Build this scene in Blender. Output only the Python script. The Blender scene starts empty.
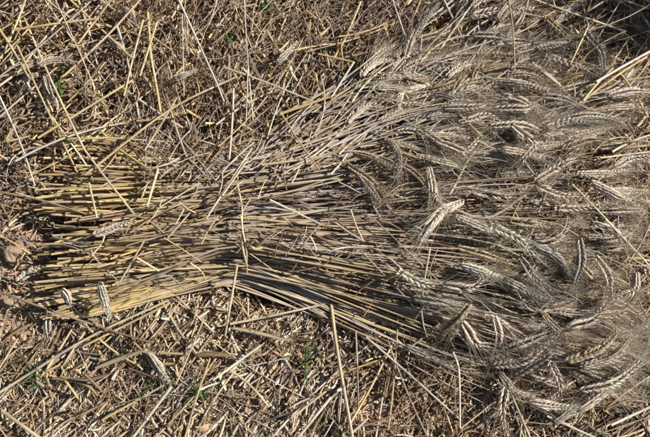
import bpy, math
import numpy as np
from mathutils import Vector

rng = np.random.default_rng(20240718)
PI = math.pi
sc = bpy.context.scene

# ------------------------------------------------------------------ camera
CAM = np.array((0.0, -0.30, 1.27)); AIM = np.array((0.0, 0.0, 0.0)); WIDTH_AT_AIM = 1.0
fw = AIM - CAM; DIST = float(np.linalg.norm(fw)); fw = fw / DIST
HALF = math.atan(0.5 * WIDTH_AT_AIM / DIST)
cam_d = bpy.data.cameras.new('camera'); cam = bpy.data.objects.new('camera', cam_d)
sc.collection.objects.link(cam)
cam.location = CAM
cam.rotation_euler = Vector(fw).to_track_quat('-Z', 'Y').to_euler()
cam_d.sensor_width = 36.0; cam_d.angle = 2 * HALF
cam_d.clip_start = 0.01; cam_d.clip_end = 200
sc.camera = cam
# ------------------------------------------------------------------ sky and sun
SUN_EL, SUN_AZ = 40.0, 12.0                      # degrees; azimuth from +X
S = Vector((math.cos(math.radians(SUN_EL)) * math.cos(math.radians(SUN_AZ)),
            math.cos(math.radians(SUN_EL)) * math.sin(math.radians(SUN_AZ)),
            math.sin(math.radians(SUN_EL))))
w = bpy.data.worlds.new('World'); sc.world = w; w.use_nodes = True
nt = w.node_tree; bgn = nt.nodes.get('Background') or nt.nodes.new('ShaderNodeBackground')
sky = nt.nodes.new('ShaderNodeTexSky'); sky.sky_type = 'NISHITA'; sky.sun_disc = False
sky.sun_elevation = math.radians(SUN_EL); sky.sun_rotation = math.atan2(S.x, S.y)
nt.links.new(sky.outputs[0], bgn.inputs[0]); bgn.inputs[1].default_value = 0.05
sun_d = bpy.data.lights.new('sun', 'SUN'); sun_d.energy = 5.0; sun_d.angle = math.radians(0.5)
sun_d.color = (1.0, 0.96, 0.895)
sun = bpy.data.objects.new('sun', sun_d); sc.collection.objects.link(sun)
sun.rotation_euler = S.to_track_quat('Z', 'Y').to_euler(); sun.location = (2, -0.5, 2)
sc.view_settings.view_transform = 'Standard'; sc.view_settings.look = 'None'
sc.view_settings.exposure = 0.58; sc.view_settings.gamma = 1.0
sc.view_settings.use_curve_mapping = False

# ------------------------------------------------------------------ places in the photograph <-> the ground
RT = np.array((1.0, 0.0, 0.0)); UP = np.cross(RT, fw); TAN = math.tan(HALF)
def P(px, py, z):
    """point at height z seen at photo position (px, py) of 650 x 437"""
    px = np.asarray(px, float); py = np.asarray(py, float); z = np.asarray(z, float)
    a = (px - 325) / 325 * TAN; b = (218.5 - py) / 325 * TAN
    d = fw + a[..., None] * RT + b[..., None] * UP
    k = (z - CAM[2]) / d[..., 2]
    return CAM + d * k[..., None]
def PIX(p):
    v = np.asarray(p, float) - CAM
    dz = v @ fw
    return 325 + (v @ RT) / dz / TAN * 325, 218.5 - (v @ UP) / dz / TAN * 325

# ------------------------------------------------------------------ noise
def vnoise(x, y, seed):
    xi = np.floor(x).astype(np.int64); yi = np.floor(y).astype(np.int64)
    fx = x - xi; fy = y - yi; fx = fx * fx * (3 - 2 * fx); fy = fy * fy * (3 - 2 * fy)
    def h(a, b):
        n = (a * 374761393 + b * 668265263 + seed * 974634777) & 0xffffffff
        n = ((n ^ (n >> 13)) * 1274126177) & 0xffffffff
        return ((n ^ (n >> 16)) & 0xffff) / 65535.0
    return (h(xi, yi) * (1 - fx) + h(xi + 1, yi) * fx) * (1 - fy) + (h(xi, yi + 1) * (1 - fx) + h(xi + 1, yi + 1) * fx) * fy
def ground_z(x, y):
    x = np.asarray(x, float); y = np.asarray(y, float)
    z = 0.030 * (vnoise(x * 5, y * 5, 1) - .5) + 0.016 * (vnoise(x * 15, y * 15, 2) - .5)
    c = vnoise(x * 42, y * 42, 3); z = z + 0.012 * np.abs(c - .5) * 2 + 0.006 * (vnoise(x * 95, y * 95, 4) - .5) + .003 * (vnoise(x * 180, y * 180, 5) - .5)
    hx, hy = HOLLOW; kx, ky = SHADE_DIP
    z = z - .045 * np.exp(-((x - kx) / .050) ** 2 - ((y - ky) / .024) ** 2)
    return z - 0.012 - .055 * np.exp(-((x - hx) / .040) ** 2 - ((y - hy) / .018) ** 2)
SHADE_DIP = tuple(P(np.array(62.), np.array(226.), np.array(0.))[:2])  # soil dip added to deepen the shade at the cut ends
HOLLOW = tuple(P(np.array(278.), np.array(288.), np.array(0.))[:2])

# sheaf envelope, in photo columns
SX = np.array([-20, 40, 90, 180, 243, 300, 360, 430, 520, 600, 660, 720], float)
def tab(v):
    xs = np.linspace(-20, 720, 741); f = np.interp(xs, SX, v)
    k = np.exp(-0.5 * (np.arange(-45, 46) / 18.) ** 2); k /= k.sum()
    f = np.convolve(np.pad(f, 45, mode='edge'), k, mode='valid')
    return lambda x: np.interp(x, xs, f)
T_H = tab([.066, .072, .084, .084, .086, .085, .082, .080, .072, .052, .026, .02])
T_C = tab([227, 227, 226, 219, 212, 213, 211, 206, 207, 214, 214, 212])
T_W = tab([89, 89, 88, 74, 61, 70, 93, 126, 167, 185, 186, 186])
def sheaf_top(px, py):
    u = np.clip(np.abs((py - T_C(px)) / T_W(px)), 0, 1)
    inx = (px > 55) & (px < 640)
    return np.where(inx, T_H(px) * (1 - u ** 2.5) ** .6, 0)
def surf(px, py):
    p = P(px, py, np.zeros_like(np.asarray(px, float)))
    st = sheaf_top(px, py); mat = np.vectorize(deep)(px, py)
    return np.maximum(ground_z(p[..., 0], p[..., 1]) + mat * .9, st)

# ------------------------------------------------------------------ mesh helpers
class Batch:
    """a set of separate pieces, each (verts, faces, colour, strand coordinates)"""
    def __init__(self): self.V = []; self.F = []; self.C = []; self.S = []; self.n = 0
    def add(self, V, F, C, Sv):
        self.V.append(V); self.C.append(C); self.S.append(Sv)
        self.F += [f + self.n for f in F]; self.n += len(V)
def make_mesh(name, V, F, C, Sv, smooth=True):
    me = bpy.data.meshes.new(name)
    F = [f for f in F if len(f)]
    loops = np.concatenate([f.ravel() for f in F]); cnt = np.concatenate([np.full(len(f), f.shape[1]) for f in F])
    me.vertices.add(len(V)); me.vertices.foreach_set('co', np.ascontiguousarray(V, np.float32).ravel())
    me.loops.add(len(loops)); me.loops.foreach_set('vertex_index', loops.astype(np.int32))
    me.polygons.add(len(cnt)); st = np.concatenate([[0], np.cumsum(cnt)[:-1]])
    me.polygons.foreach_set('loop_start', st.astype(np.int32))
    if smooth: me.polygons.foreach_set('use_smooth', np.ones(len(cnt), bool))
    a = me.attributes.new('tint', 'FLOAT_COLOR', 'POINT')
    a.data.foreach_set('color', np.concatenate([C, np.ones((len(C), 1))], 1).astype(np.float32).ravel())
    b = me.attributes.new('strand', 'FLOAT_VECTOR', 'POINT')
    b.data.foreach_set('vector', np.ascontiguousarray(Sv, np.float32).ravel())
    me.update(calc_edges=True)
    return me
def make_obj(name, V, F, C, Sv, mat, parent=None, origin=None, smooth=True):
    o0 = V.mean(0) if origin is None else np.asarray(origin, float)
    me = make_mesh(name, V - o0, F, C, Sv, smooth); me.materials.append(mat)
    o = bpy.data.objects.new(name, me); sc.collection.objects.link(o)
    o.location = o0
    if parent is not None:
        o.parent = parent
        o.location = o0 - np.array(WORLD_LOC[parent.name])
    WORLD_LOC[o.name] = tuple(o0)
    return o
WORLD_LOC = {}
def batch_obj(name, b, mat, parent=None, origin=(0, 0, 0), smooth=True):
    return make_obj(name, np.concatenate(b.V), b.F, np.concatenate(b.C), np.concatenate(b.S), mat, parent, origin, smooth)
def empty(name, loc):
    o = bpy.data.objects.new(name, None); sc.collection.objects.link(o); o.location = loc
    o.empty_display_size = 0.02; WORLD_LOC[o.name] = tuple(loc)
    return o
def tag(o, label=None, cat=None, group=None, kind=None):
    if label: o['label'] = label
    if cat: o['category'] = cat
    if group: o['group'] = group
    if kind: o['kind'] = kind
    return o
def unit(a): return a / np.maximum(np.linalg.norm(a, axis=-1, keepdims=True), 1e-12)
def tube(path, rad, col, sides=6, flat=1.0, roll=0.0, ref=(0.07, 0.11, 1.0), closed_end=False):
    """path K,3; rad K; col K,3 -> one piece"""
    path = np.asarray(path, float); K = len(path); rad = np.broadcast_to(np.asarray(rad, float), (K,))
    t = unit(np.gradient(path, axis=0)); r = np.asarray(ref, float)
    n = unit(r - t * (t @ r)[:, None]); b = np.cross(t, n)
    a = np.arange(sides) * 2 * PI / sides + roll
    ca, sa = np.cos(a), np.sin(a)
    V = path[:, None] + rad[:, None, None] * (sa[None, :, None] * b[:, None] + flat * ca[None, :, None] * n[:, None])
    i = np.arange(K - 1)[:, None] * sides; j = np.arange(sides)[None]; j2 = (j + 1) % sides
    F = np.stack([i + j, i + j2, i + sides + j2, i + sides + j], -1).reshape(-1, 4)
    L = np.concatenate([[0], np.cumsum(np.linalg.norm(np.diff(path, axis=0), axis=1))])
    sd = rng.random() * 100
    Sv = np.stack(np.broadcast_arrays(L[:, None] + 0 * a, np.minimum(a % (2 * PI), 2 * PI - a % (2 * PI))[None] + 0 * L[:, None], sd + 0 * L[:, None] + 0 * a), -1).reshape(-1, 3)
    C = np.repeat(np.asarray(col, float).reshape(-1, 3) if np.ndim(col) > 1 else np.tile(col, (K, 1)), sides, 0)
    return V.reshape(-1, 3), [F], C, Sv
def ribbon(path, wid, col, twist, cup=0.25):
    """a dry leaf: thin folded strip with a midrib, 3 points across, given thickness by a second skin"""
    path = np.asarray(path, float); K = len(path)
    t = unit(np.gradient(path, axis=0)); r = np.array((0.05, 0.08, 1.0))
    n = unit(r - t * (t @ r)[:, None]); b = np.cross(t, n)
    c, s = np.cos(twist)[:, None], np.sin(twist)[:, None]
    b2 = b * c + n * s; n2 = n * c - b * s
    th = 0.00025
    rows = [path + b2 * wid[:, None], path - n2 * (cup * wid)[:, None] - n2 * th, path - b2 * wid[:, None], path - n2 * (cup * wid)[:, None] + n2 * th]
    V = np.stack(rows, 1).reshape(-1, 3)
    i = np.arange(K - 1)[:, None] * 4; j = np.arange(4)[None]; j2 = (j + 1) % 4
    F = np.stack([i + j, i + j2, i + 4 + j2, i + 4 + j], -1).reshape(-1, 4)
    L = np.concatenate([[0], np.cumsum(np.linalg.norm(np.diff(path, axis=0), axis=1))]); sd = rng.random() * 100
    Sv = np.stack([np.repeat(L, 4), np.tile([2., 1., 0., 1.], K), np.full(4 * K, sd)], -1)
    C = np.repeat(np.asarray(col).reshape(-1, 3) if np.ndim(col) > 1 else np.tile(col, (K, 1)), 4, 0)
    return V, [F], C, Sv
def spline(pts, n):
    """Catmull-Rom through pts, n samples"""
    p = np.asarray(pts, float)
    if len(p) == 2: return p[0] + (p[1] - p[0]) * np.linspace(0, 1, n)[:, None]
    q = np.concatenate([[2 * p[0] - p[1]], p, [2 * p[-1] - p[-2]]]); m = len(p) - 1
    t = np.linspace(0, m - 1e-9, n); i = t.astype(int); f = (t - i)[:, None]
    a, b, c, d = q[i], q[i + 1], q[i + 2], q[i + 3]
    return .5 * (2 * b + (c - a) * f + (2 * a - 5 * b + 4 * c - d) * f ** 2 + (3 * b - a - 3 * c + d) * f ** 3)

# ------------------------------------------------------------------ colours (linear base colours)
GOLD = np.array((.57, .435, .18)); CREAM = np.array((.59, .49, .30)); GREY = np.array((.46, .41, .33))
TAN = TANC = np.array((.40, .29, .155)); BROWN = np.array((.215, .15, .088)); DARK = np.array((.11, .080, .052))
EARC = np.array((.62, .52, .405)); PALE = np.array((.64, .57, .44)); OLIVE = np.array((.36, .31, .13)); REDDISH = np.array((.34, .205, .12))
TAN = math.tan(HALF); WARM = np.array((1.03, .975, .985))
def jit(c, a=.16, h=.022):
    return np.clip(c * WARM * (1 + rng.normal(0, a)) * (1 + rng.normal(0, h, 3)), .02, .78)
def pick(names, weights):
    return names[rng.choice(len(names), p=np.array(weights) / sum(weights))]

# ------------------------------------------------------------------ materials
def new_mat(name):
    m = bpy.data.materials.new(name); m.use_nodes = True
    t = m.node_tree; t.nodes.clear()
    out = t.nodes.new('ShaderNodeOutputMaterial'); b = t.nodes.new('ShaderNodeBsdfPrincipled')
    t.links.new(b.outputs[0], out.inputs[0])
    return m, t, b, out
def straw_mat(name, rough, trans, streak=(24, 2.2), contrast=.5, spots=.35):
    m, t, b, out = new_mat(name); N = t.nodes.new; L = t.links.new
    at = N('ShaderNodeAttribute'); at.attribute_name = 'tint'
    st = N('ShaderNodeAttribute'); st.attribute_name = 'strand'
    mp = N('ShaderNodeMapping'); mp.inputs['Scale'].default_value = (streak[0], streak[1], 1.0); L(st.outputs['Vector'], mp.inputs['Vector'])
    n1 = N('ShaderNodeTexNoise'); n1.inputs['Scale'].default_value = 1.0; n1.inputs['Detail'].default_value = 4; L(mp.outputs[0], n1.inputs['Vector'])
    mp2 = N('ShaderNodeMapping'); mp2.inputs['Scale'].default_value = (160, 1.2, 1.0); L(st.outputs['Vector'], mp2.inputs['Vector'])
    n2 = N('ShaderNodeTexNoise'); n2.inputs['Scale'].default_value = 1.0; n2.inputs['Detail'].default_value = 3; L(mp2.outputs[0], n2.inputs['Vector'])
    mr = N('ShaderNodeMapRange'); mr.inputs[1].default_value = .3; mr.inputs[2].default_value = .7
    mr.inputs[3].default_value = 1 - contrast; mr.inputs[4].default_value = 1 + contrast * .45; L(n1.outputs[0], mr.inputs[0])
    mx = N('ShaderNodeMix'); mx.data_type = 'RGBA'; mx.blend_type = 'MULTIPLY'; mx.inputs[0].default_value = 1
    L(at.outputs['Color'], mx.inputs[6]); L(mr.outputs[0], mx.inputs[7])
    sp = N('ShaderNodeMapRange'); sp.inputs[1].default_value = .60; sp.inputs[2].default_value = .72; sp.inputs[3].default_value = 0; sp.inputs[4].default_value = spots; L(n2.outputs[0], sp.inputs[0])
    mx2 = N('ShaderNodeMix'); mx2.data_type = 'RGBA'; L(sp.outputs[0], mx2.inputs[0]); L(mx.outputs[2], mx2.inputs[6]); mx2.inputs[7].default_value = (.12, .095, .07, 1)
    L(mx2.outputs[2], b.inputs['Base Color'])
    b.inputs['Roughness'].default_value = rough; b.inputs['Specular IOR Level'].default_value = .45
    bp = N('ShaderNodeBump'); bp.inputs['Strength'].default_value = .35; bp.inputs['Distance'].default_value = .0006
    L(n1.outputs[0], bp.inputs['Height']); L(bp.outputs[0], b.inputs['Normal'])
    if trans:
        tr = N('ShaderNodeBsdfTranslucent'); L(mx2.outputs[2], tr.inputs[0]); ms = N('ShaderNodeMixShader'); ms.inputs[0].default_value = trans
        L(b.outputs[0], ms.inputs[1]); L(tr.outputs[0], ms.inputs[2]); L(ms.outputs[0], out.inputs[0])
    return m
M_STRAW = straw_mat('straw', .42, 0)
M_LITTER = straw_mat('weathered_straw', .62, 0, contrast=.6, spots=.5)
M_EAR = straw_mat('wheat_husk', .6, .08, streak=(260, 1.3), contrast=.32, spots=.15)
M_AWN = straw_mat('awn', .4, .35, contrast=.2, spots=.0)
M_LEAF = straw_mat('dry_leaf', .58, .22, streak=(18, 5), contrast=.5, spots=.4)
M_GREEN = straw_mat('green_leaf', .5, .3, streak=(60, 3), contrast=.25, spots=.0)
m, t, b, out = new_mat('soil'); N = t.nodes.new; L = t.links.new
tc = N('ShaderNodeTexCoord'); n1 = N('ShaderNodeTexNoise'); n1.inputs['Scale'].default_value = 9; n1.inputs['Detail'].default_value = 9; n1.inputs['Roughness'].default_value = .65; L(tc.outputs['Object'], n1.inputs['Vector'])
cr = N('ShaderNodeValToRGB'); cr.color_ramp.elements[0].position = .32; cr.color_ramp.elements[0].color = (.22, .15, .10, 1); cr.color_ramp.elements[1].position = .7; cr.color_ramp.elements[1].color = (.48, .345, .235, 1); L(n1.outputs[0], cr.inputs[0]); L(cr.outputs[0], b.inputs['Base Color'])
n2 = N('ShaderNodeTexNoise'); n2.inputs['Scale'].default_value = 230; n2.inputs['Detail'].default_value = 6; L(tc.outputs['Object'], n2.inputs['Vector'])
bp = N('ShaderNodeBump'); bp.inputs['Strength'].default_value = .7; bp.inputs['Distance'].default_value = .006; L(n2.outputs[0], bp.inputs['Height']); L(bp.outputs[0], b.inputs['Normal'])
b.inputs['Roughness'].default_value = .95; b.inputs['Specular IOR Level'].default_value = .15
M_SOIL = m

# ------------------------------------------------------------------ ground: fine near the sheaf, out to the horizon beyond
def axis(lo, hi, step, far):
    a = np.arange(lo, hi + 1e-9, step); g = []; x = hi; d = step
    while x < far: d *= 1.35; x += d; g.append(x)
    h = []; x = lo; d = step
    while x > -far: d *= 1.35; x -= d; h.append(x)
    return np.array(h[::-1] + list(a) + g)
gx = axis(-.72, .72, .0055, 60); gy = axis(-.56, .60, .0055, 60)
X, Y = np.meshgrid(gx, gy); Z = ground_z(X, Y)
V = np.stack([X, Y, Z], -1).reshape(-1, 3); nx, ny = len(gx), len(gy)
i = (np.arange(ny - 1)[:, None] * nx + np.arange(nx - 1)[None]).ravel()
F = np.stack([i, i + 1, i + nx + 1, i + nx], -1)
g = make_obj('ground', V, [F], np.ones((len(V), 3)), np.zeros((len(V), 3)), M_SOIL, origin=(0, 0, 0))
tag(g, 'brown clodded field soil under the straw and sheaf', 'soil', kind='structure')

# ------------------------------------------------------------------ litter on the ground
def field_angle(px, py):
    """how the straw lies, by place; angle in the ground plane"""
    d = math.radians; r = rng.random()
    if px < 120 and py < 150:
        a = 36 if r < .45 else (-58 if r < .72 else (10 if r < .9 else rng.uniform(0, 180)))
    elif py < 165 and px < 335:
        a = 68 if r < .42 else (-66 if r < .68 else (22 if r < .82 else rng.uniform(0, 180)))
    elif py < 110 and px < 500:
        a = 48 if r < .6 else (-50 if r < .75 else rng.uniform(0, 180))
    elif px < 150 and py < 330:
        a = 45 if r < .4 else (-50 if r < .65 else (0 if r < .8 else rng.uniform(0, 180)))
    elif py > 280 and px < 340:
        a = 48 if r < .58 else (-55 if r < .75 else rng.uniform(0, 180))
    else:
        a = 40 if r < .3 else rng.uniform(0, 180)
    return d(a + rng.normal(0, 15))
def tones(px, py):
    if py > 285 and px < 340: return pick([CREAM, PALE, TANC, GREY, BROWN, GOLD], [4.6, 2.4, 4.0, 1.8, 1.3, .35])
    if px < 130 and py < 150: return pick([CREAM, GOLD, TANC, GREY, BROWN], [2.2, 3, 3, 1.5, 2.2])
    if py < 165 and px < 340: return pick([CREAM, GOLD, TANC, GREY, BROWN, DARK], [2.2, 1.3, 3, 2.6, 2.4, .8])
    return pick([CREAM, GOLD, TANC, GREY, BROWN], [1.8, 1.8, 3.2, 2, 3])
def deep(px, py):
    """depth of the straw mat"""
    if py < 170: return .034 if px < 350 else .032
    if px < 100: return .011
    if px > 600: return .020
    return .0095 if px < 340 else .016
def lying(cx, cy, ang, ln, lift, bend, n, tilt=None):
    p = P(np.array(cx), np.array(cy), np.array(0.)); dx, dy = math.cos(ang), math.sin(ang)
    s = np.linspace(-.5, .5, n); k = bend * (s * s - .08) * ln
    x = p[0] + dx * s * ln - dy * k; y = p[1] + dy * s * ln + dx * k
    gz = ground_z(x, y); ends = np.array([gz[0], gz[-1]]); base = ends[0] + (ends[1] - ends[0]) * (s + .5)
    base = base + max(0, float((gz - base).max()) * .7)
    tl = rng.normal(0, .10 if cy < 170 else .055) if tilt is None else tilt
    z = base + lift + np.abs(tl) * ln * .5 + tl * s * ln
    return np.stack([x, y, z], -1)
def open_place(margin=1.0):
    while True:
        px = rng.uniform(-90, 740); py = rng.uniform(-70, 510)
        if rng.random() < .27:
            px = rng.uniform(-300, 950); py = rng.uniform(-270, 710)
            if -90 < px < 740 and -70 < py < 510: continue
            return px, py
        if 246 < px < 306 and 268 < py < 300: continue
        if px < 62 and 228 < py < 345 and rng.random() < .72: continue
        if 350 < px < 500 and py > 320 and rng.random() < .25: continue
        uu_ = (py - T_C(px)) / T_W(px)
        if 110 < px < 425 and -(.62 if 150 < px < 430 else .8) < uu_ < .80: continue
        return px, py
def chaff_tone(px, py):
    if py < 170: return pick([REDDISH, BROWN, TANC, CREAM, PALE, DARK], [3, 1.6, 3.4, 2.2, 1, .4])
    if py > 285 and px < 345: return pick([TANC, CREAM, PALE, BROWN, REDDISH], [3.4, 3.8, 1.9, .7, 2.2])
    return pick([REDDISH, BROWN, TANC, CREAM, GREY, PALE], [3, 1.6, 3, 1.8, 1, .8])
# fine chaff and broken husks
bt = Batch()
for k in range(43000):
    px, py = open_place(); ang = field_angle(px, py); ln = rng.uniform(.005, .018); wd = rng.uniform(.0009, .0026)
    c = jit(chaff_tone(px, py), .25); path = lying(px, py, ang + rng.normal(0, .5), ln, rng.random() ** 1.4 * deep(px, py) * .62, rng.normal(0, .8), 3, rng.normal(0, .35))
    bt.add(*ribbon(path, np.array([.45, 1, .3]) * wd, c, np.full(3, rng.normal(0, .6)), cup=rng.uniform(.1, .6)))
o = batch_obj('chaff', bt, M_LITTER); tag(o, 'fine broken chaff and husks strewn over the soil', 'chaff', kind='stuff')
# chopped straw: short tubes and split flat pieces
bt = Batch()
for k in range(10200):
    px, py = open_place(); ang = field_angle(px, py)
    flatz = (py > 275 and px < 345) or (py < 160 and rng.random() < .5)
    if py < 170 and rng.random() < .3: continue
    if px < 75 and 225 < py < 345 and rng.random() < .6: continue
    c = jit(tones(px, py), .2)
    if flatz and rng.random() < .6:                               # broad split pieces
        ln = rng.gamma(3, .008) + .012; n = 5; wd = rng.uniform(.0012, .0034); c = c * .98
        path = lying(px, py, ang, ln, .001 + rng.random() ** 1.6 * deep(px, py), rng.normal(0, .13), n, rng.normal(0, .06))
        tear = np.array([rng.uniform(.2, .9), 1, 1, .95, rng.uniform(.15, .7)])
        bt.add(*ribbon(path, wd * tear, np.tile(c, (n, 1)) * (1 + rng.normal(0, .10, (n, 1))), rng.normal(0, .22) + np.linspace(0, rng.normal(0, .25), n), cup=rng.uniform(-.1, .3))); continue
    ln = rng.gamma(3, .009) + .010; r = rng.uniform(.0008, .0019)
    path = lying(px, py, ang, ln, r + rng.random() ** 1.5 * deep(px, py) * .75, rng.normal(0, .25), 4)
    bt.add(*tube(path, r * np.array([1, 1, 1, .9]), np.tile(c, (4, 1)) * (1 + rng.normal(0, .08, (4, 1))), 5, rng.uniform(.4, 1), rng.uniform(0, 6)))
o = batch_obj('chopped_straw', bt, M_LITTER); tag(o, 'short chopped straw pieces matted all over the ground', 'straw litter', kind='stuff')
# thin long grey fibres and curled leaves in the mat
bt = Batch()
for k in range(2400):
    px, py = open_place()
    if k % 3 == 1: px, py = rng.uniform(110, 420), rng.uniform(-60, 165)
    ang = field_angle(px, py); ln = rng.uniform(.04, .16); c = jit(pick([GREY, TANC, PALE, BROWN], [3, 3, .7, 3]), .2)
    path = lying(px, py, ang, ln, .002 + rng.random() * deep(px, py), rng.normal(0, .7), 7)
    bt.add(*tube(path, rng.uniform(.0004, .0010) * np.linspace(1, .5, 7), c, 4))
for k in range(900):
    px, py = open_place(); ang = field_angle(px, py) + rng.normal(0, .4); ln = rng.uniform(.025, .11); n = 9
    path = lying(px, py, ang, ln, .003 + rng.random() * deep(px, py) * .9, rng.normal(0, 1.2), n)
    path[:, 2] += .006 * np.sin(np.linspace(0, rng.uniform(2, 7), n) + rng.uniform(0, 6)) * (ln / .08)
    c = jit(pick([GREY, TANC, CREAM, BROWN], [3, 3, 1.5, 2.4]), .2)
    bt.add(*ribbon(path, rng.uniform(.0010, .0027) * np.sin(np.linspace(.35, 2.95, n)), c, rng.uniform(0, 6) + np.linspace(0, rng.normal(0, 2.2), n)))
o = batch_obj('matted_dry_leaves', bt, M_LEAF); tag(o, 'curled dry leaf shreds and fibres tangled in the straw mat', 'dry leaves', kind='stuff')

# medium straws: the showy ones as things, the buried rest as a mat
LANDMARKS = [(50,62,'arched loose ear'),(30,86,'hooked loose ear'),(66,95,'leafy green seedling'),(116,47,'small pale loose ear'),(130,16,'small grey ear at the top'),(182,75,'ear beside the thin grey stem'),
 (286,54,'fuzzy slanting ear'),(231,48,'seedling between the grey stems'),(269,12,'seedling at the top edge'),(104,300,'whitish hanging ear'),(48,324,'upright whitish ear on soil'),(28,274,'whitish ear nearest the edge'),
 (160,369,'large fallen ear at the bottom'),(387,384,'brownish ear by the olive stem'),(203,425,'round tan pebble'),(215,355,'dull brown leaf strip'),(340,360,'thick olive stem'),(410,375,'long grey sloping stem'),(459,395,'pale bent hanging stem'),
 (505,411,'hanging lowest ear'),(575,428,'whitish straw at the bottom edge'),(634,415,'whitish straw in the bottom corner'),(630,245,'pale straw past the ear tips'),(636,142,'curved pale yellow straw'),(625,66,'thick whitish straw by topmost ears'),
 (600,55,'topmost hanging ears'),(578,47,'golden straw beside hanging ears'),(335,58,'golden straw above the fan'),(306,105,'golden elbow'),(236,20,'grey upright stems'),(198,42,'whitish slanting stem'),(86,110,'thick golden slanting straw'),(17,140,'long whitish stem at the edge'),
 (40,200,'golden straw at the edge'),(80,380,'brown leaf strip'),(120,358,'broad cream split stem'),(20,425,'broad cream corner straw'),(133,403,'golden straw by fallen ear'),(205,392,'grass tuft near the pebble'),(306,362,'thin grass near the stem'),(270,290,'dark hollow under the band'),
 (278,314,'level cream straw below the hollow'),(313,418,'whitish straw by the stem foot'),(55,24,'level golden straw in the corner'),(457,25,'cream straw into the topmost ears'),(150,50,'steep golden straws'),(70,317,'long brown stem on soil'),(18,252,'large pale clod'),(630,340,'grass blade by drooping ears'),(400,20,'uppermost fanned stalks'),(520,5,'ears at the top edge'),(620,5,'shaded upper corner'),(240,380,'bent cream straw'),(440,425,'chaff below the fan')]
def region(px, py):
    return min(LANDMARKS, key=lambda q: (q[0] - px) ** 2 + (q[1] - py) ** 2)[2]
USED = {}
def lean(path):
    ex, ey = PIX(path[[0, -1]]); d = math.degrees(math.atan2(ey[0] - ey[1], ex[1] - ex[0])) % 180
    return 'level' if d < 18 or d > 162 else ('upright' if 72 < d < 108 else ('rising' if d < 90 else 'falling'))
def single_out(o, head, tail, cat, group):
    USED.setdefault((head, tail), []).append((o, cat, group))
def settle_labels():
    for (head, tail), lst in USED.items():
        lst.sort(key=lambda q: WORLD_LOC[q[0].name][0])
        for k, (o, cat, group) in enumerate(lst):
            pre = '' if len(lst) == 1 else (['left of two: ', 'right of two: '][k] if len(lst) == 2 else (['left of three: ', 'middle of three: ', 'right of three: '][k] if len(lst) == 3 else ''))
            t_ = f'{pre}{head} {tail}'
            if len(t_.replace(':', '').split()) > 16: t_ = t_.replace(' the ', ' ')
            tag(o, t_, cat, group)
TONE_NAMES = [('golden', GOLD), ('cream', CREAM), ('pale grey', GREY), ('tan', TANC), ('dark brown', BROWN), ('whitish', PALE), ('dark brown', DARK), ('olive', OLIVE)]
def tone_name(c): return min(TONE_NAMES, key=lambda q: np.abs(q[1] - c).sum())[0]
def straw_piece(path, r, c, sides=7, node=None, flat=.9):
    """a straw with a swollen dark joint part way"""
    n = len(path); L = np.concatenate([[0], np.cumsum(np.linalg.norm(np.diff(path, axis=0), axis=1))]); Lt = L[-1]
    cuts = list(np.linspace(0, Lt, max(6, int(Lt / .02) + 2))); nodes = []
    if node is None and Lt > .09: nodes = [rng.uniform(.15, .85) * Lt]
    elif node: nodes = [node * Lt]
    for q in nodes: cuts += [q - .004, q - .0012, q, q + .0012, q + .004]
    s = np.array(sorted(cuts)); s = s[(s >= 0) & (s <= Lt)]
    p = np.stack([np.interp(s, L, path[:, a]) for a in range(3)], -1)
    rr = np.interp(s, [0, Lt], [r, r * .86]); cc = np.tile(c, (len(s), 1)) * (1 + .10 * np.sin(s * 60 + rng.uniform(0, 6)))[:, None]
    for q in nodes:
        d = np.abs(s - q) < .0014; rr = np.where(d, rr * 1.28, rr); cc[d] = cc[d] * .42
        up = (s > q) & (s < q + .07); cc[up] = cc[up] * .55 + GREY * .42
    return tube(p, rr, cc, sides, flat, rng.uniform(0, 6))
cand = []
for k in range(640):
    px, py = open_place(); ang = field_angle(px, py); ln = rng.gamma(4, .028) + .05
    if py > 285 and px < 345 and rng.random() < .62: continue
    if px < 110 and py < 150: ln *= 1.5
    c = jit(tones(px, py) if py > 170 else pick([GOLD, CREAM, GREY, TANC, BROWN], [2.4, 2.0, 2.6, 3.2, 2.2]), .16)
    lift = rng.random() ** .8 * deep(px, py)
    path = lying(px, py, ang, ln, lift + .002, rng.normal(0, .16), 8)
    if rng.random() < .3:                                         # a kink
        q = rng.integers(3, 6); off = rng.normal(0, .25) * ln; 
        for a in range(q, 8): path[a, :2] += np.array((-math.sin(ang), math.cos(ang))) * off * (a - q) / 6
    ex, ey = PIX(path[[0, 3, 7]]); inside = ((ex > 0) & (ex < 650) & (ey > 0) & (ey < 437)).sum()
    r = rng.uniform(.0008, .0019) * (1.12 if py < 170 else 1)
    cand.append((lift * 18 + ln * 4 + r * 300 + (3 if inside >= 2 else -9), px, py, path, r, c, ln))
cand.sort(key=lambda q: -q[0])
for sc_, px, py, path, r, c, ln in cand[:190]:
    piece = straw_piece(path, r, c)
    o = make_obj('straw', *piece, M_STRAW)
    mx_, my_ = PIX(path[3:4])
    adj = ('long thin' if r < .0015 else 'long thick') if ln > .16 else ('short thin' if r < .0015 else 'short thick')
    single_out(o, f'{adj} {tone_name(c)} {lean(path)} straw', f'near the {region(float(mx_[0]), float(my_[0]))}', 'straw', 'loose straws in the ground litter')
bt = Batch()
for sc_, px, py, path, r, c, ln in cand[190:]: bt.add(*straw_piece(path, r, c, 6))
o = batch_obj('straw_mat', bt, M_LITTER); tag(o, 'half buried long straws woven through the ground litter', 'straw mat', kind='stuff')
bt = Batch(); oc = np.array([(1, 0, 0), (-1, 0, 0), (0, 1, 0), (0, -1, 0), (0, 0, 1), (0, 0, -1), (.7, .7, .5), (-.6, .7, .6), (.6, -.7, .6), (-.7, -.6, .5)], float)
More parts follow.
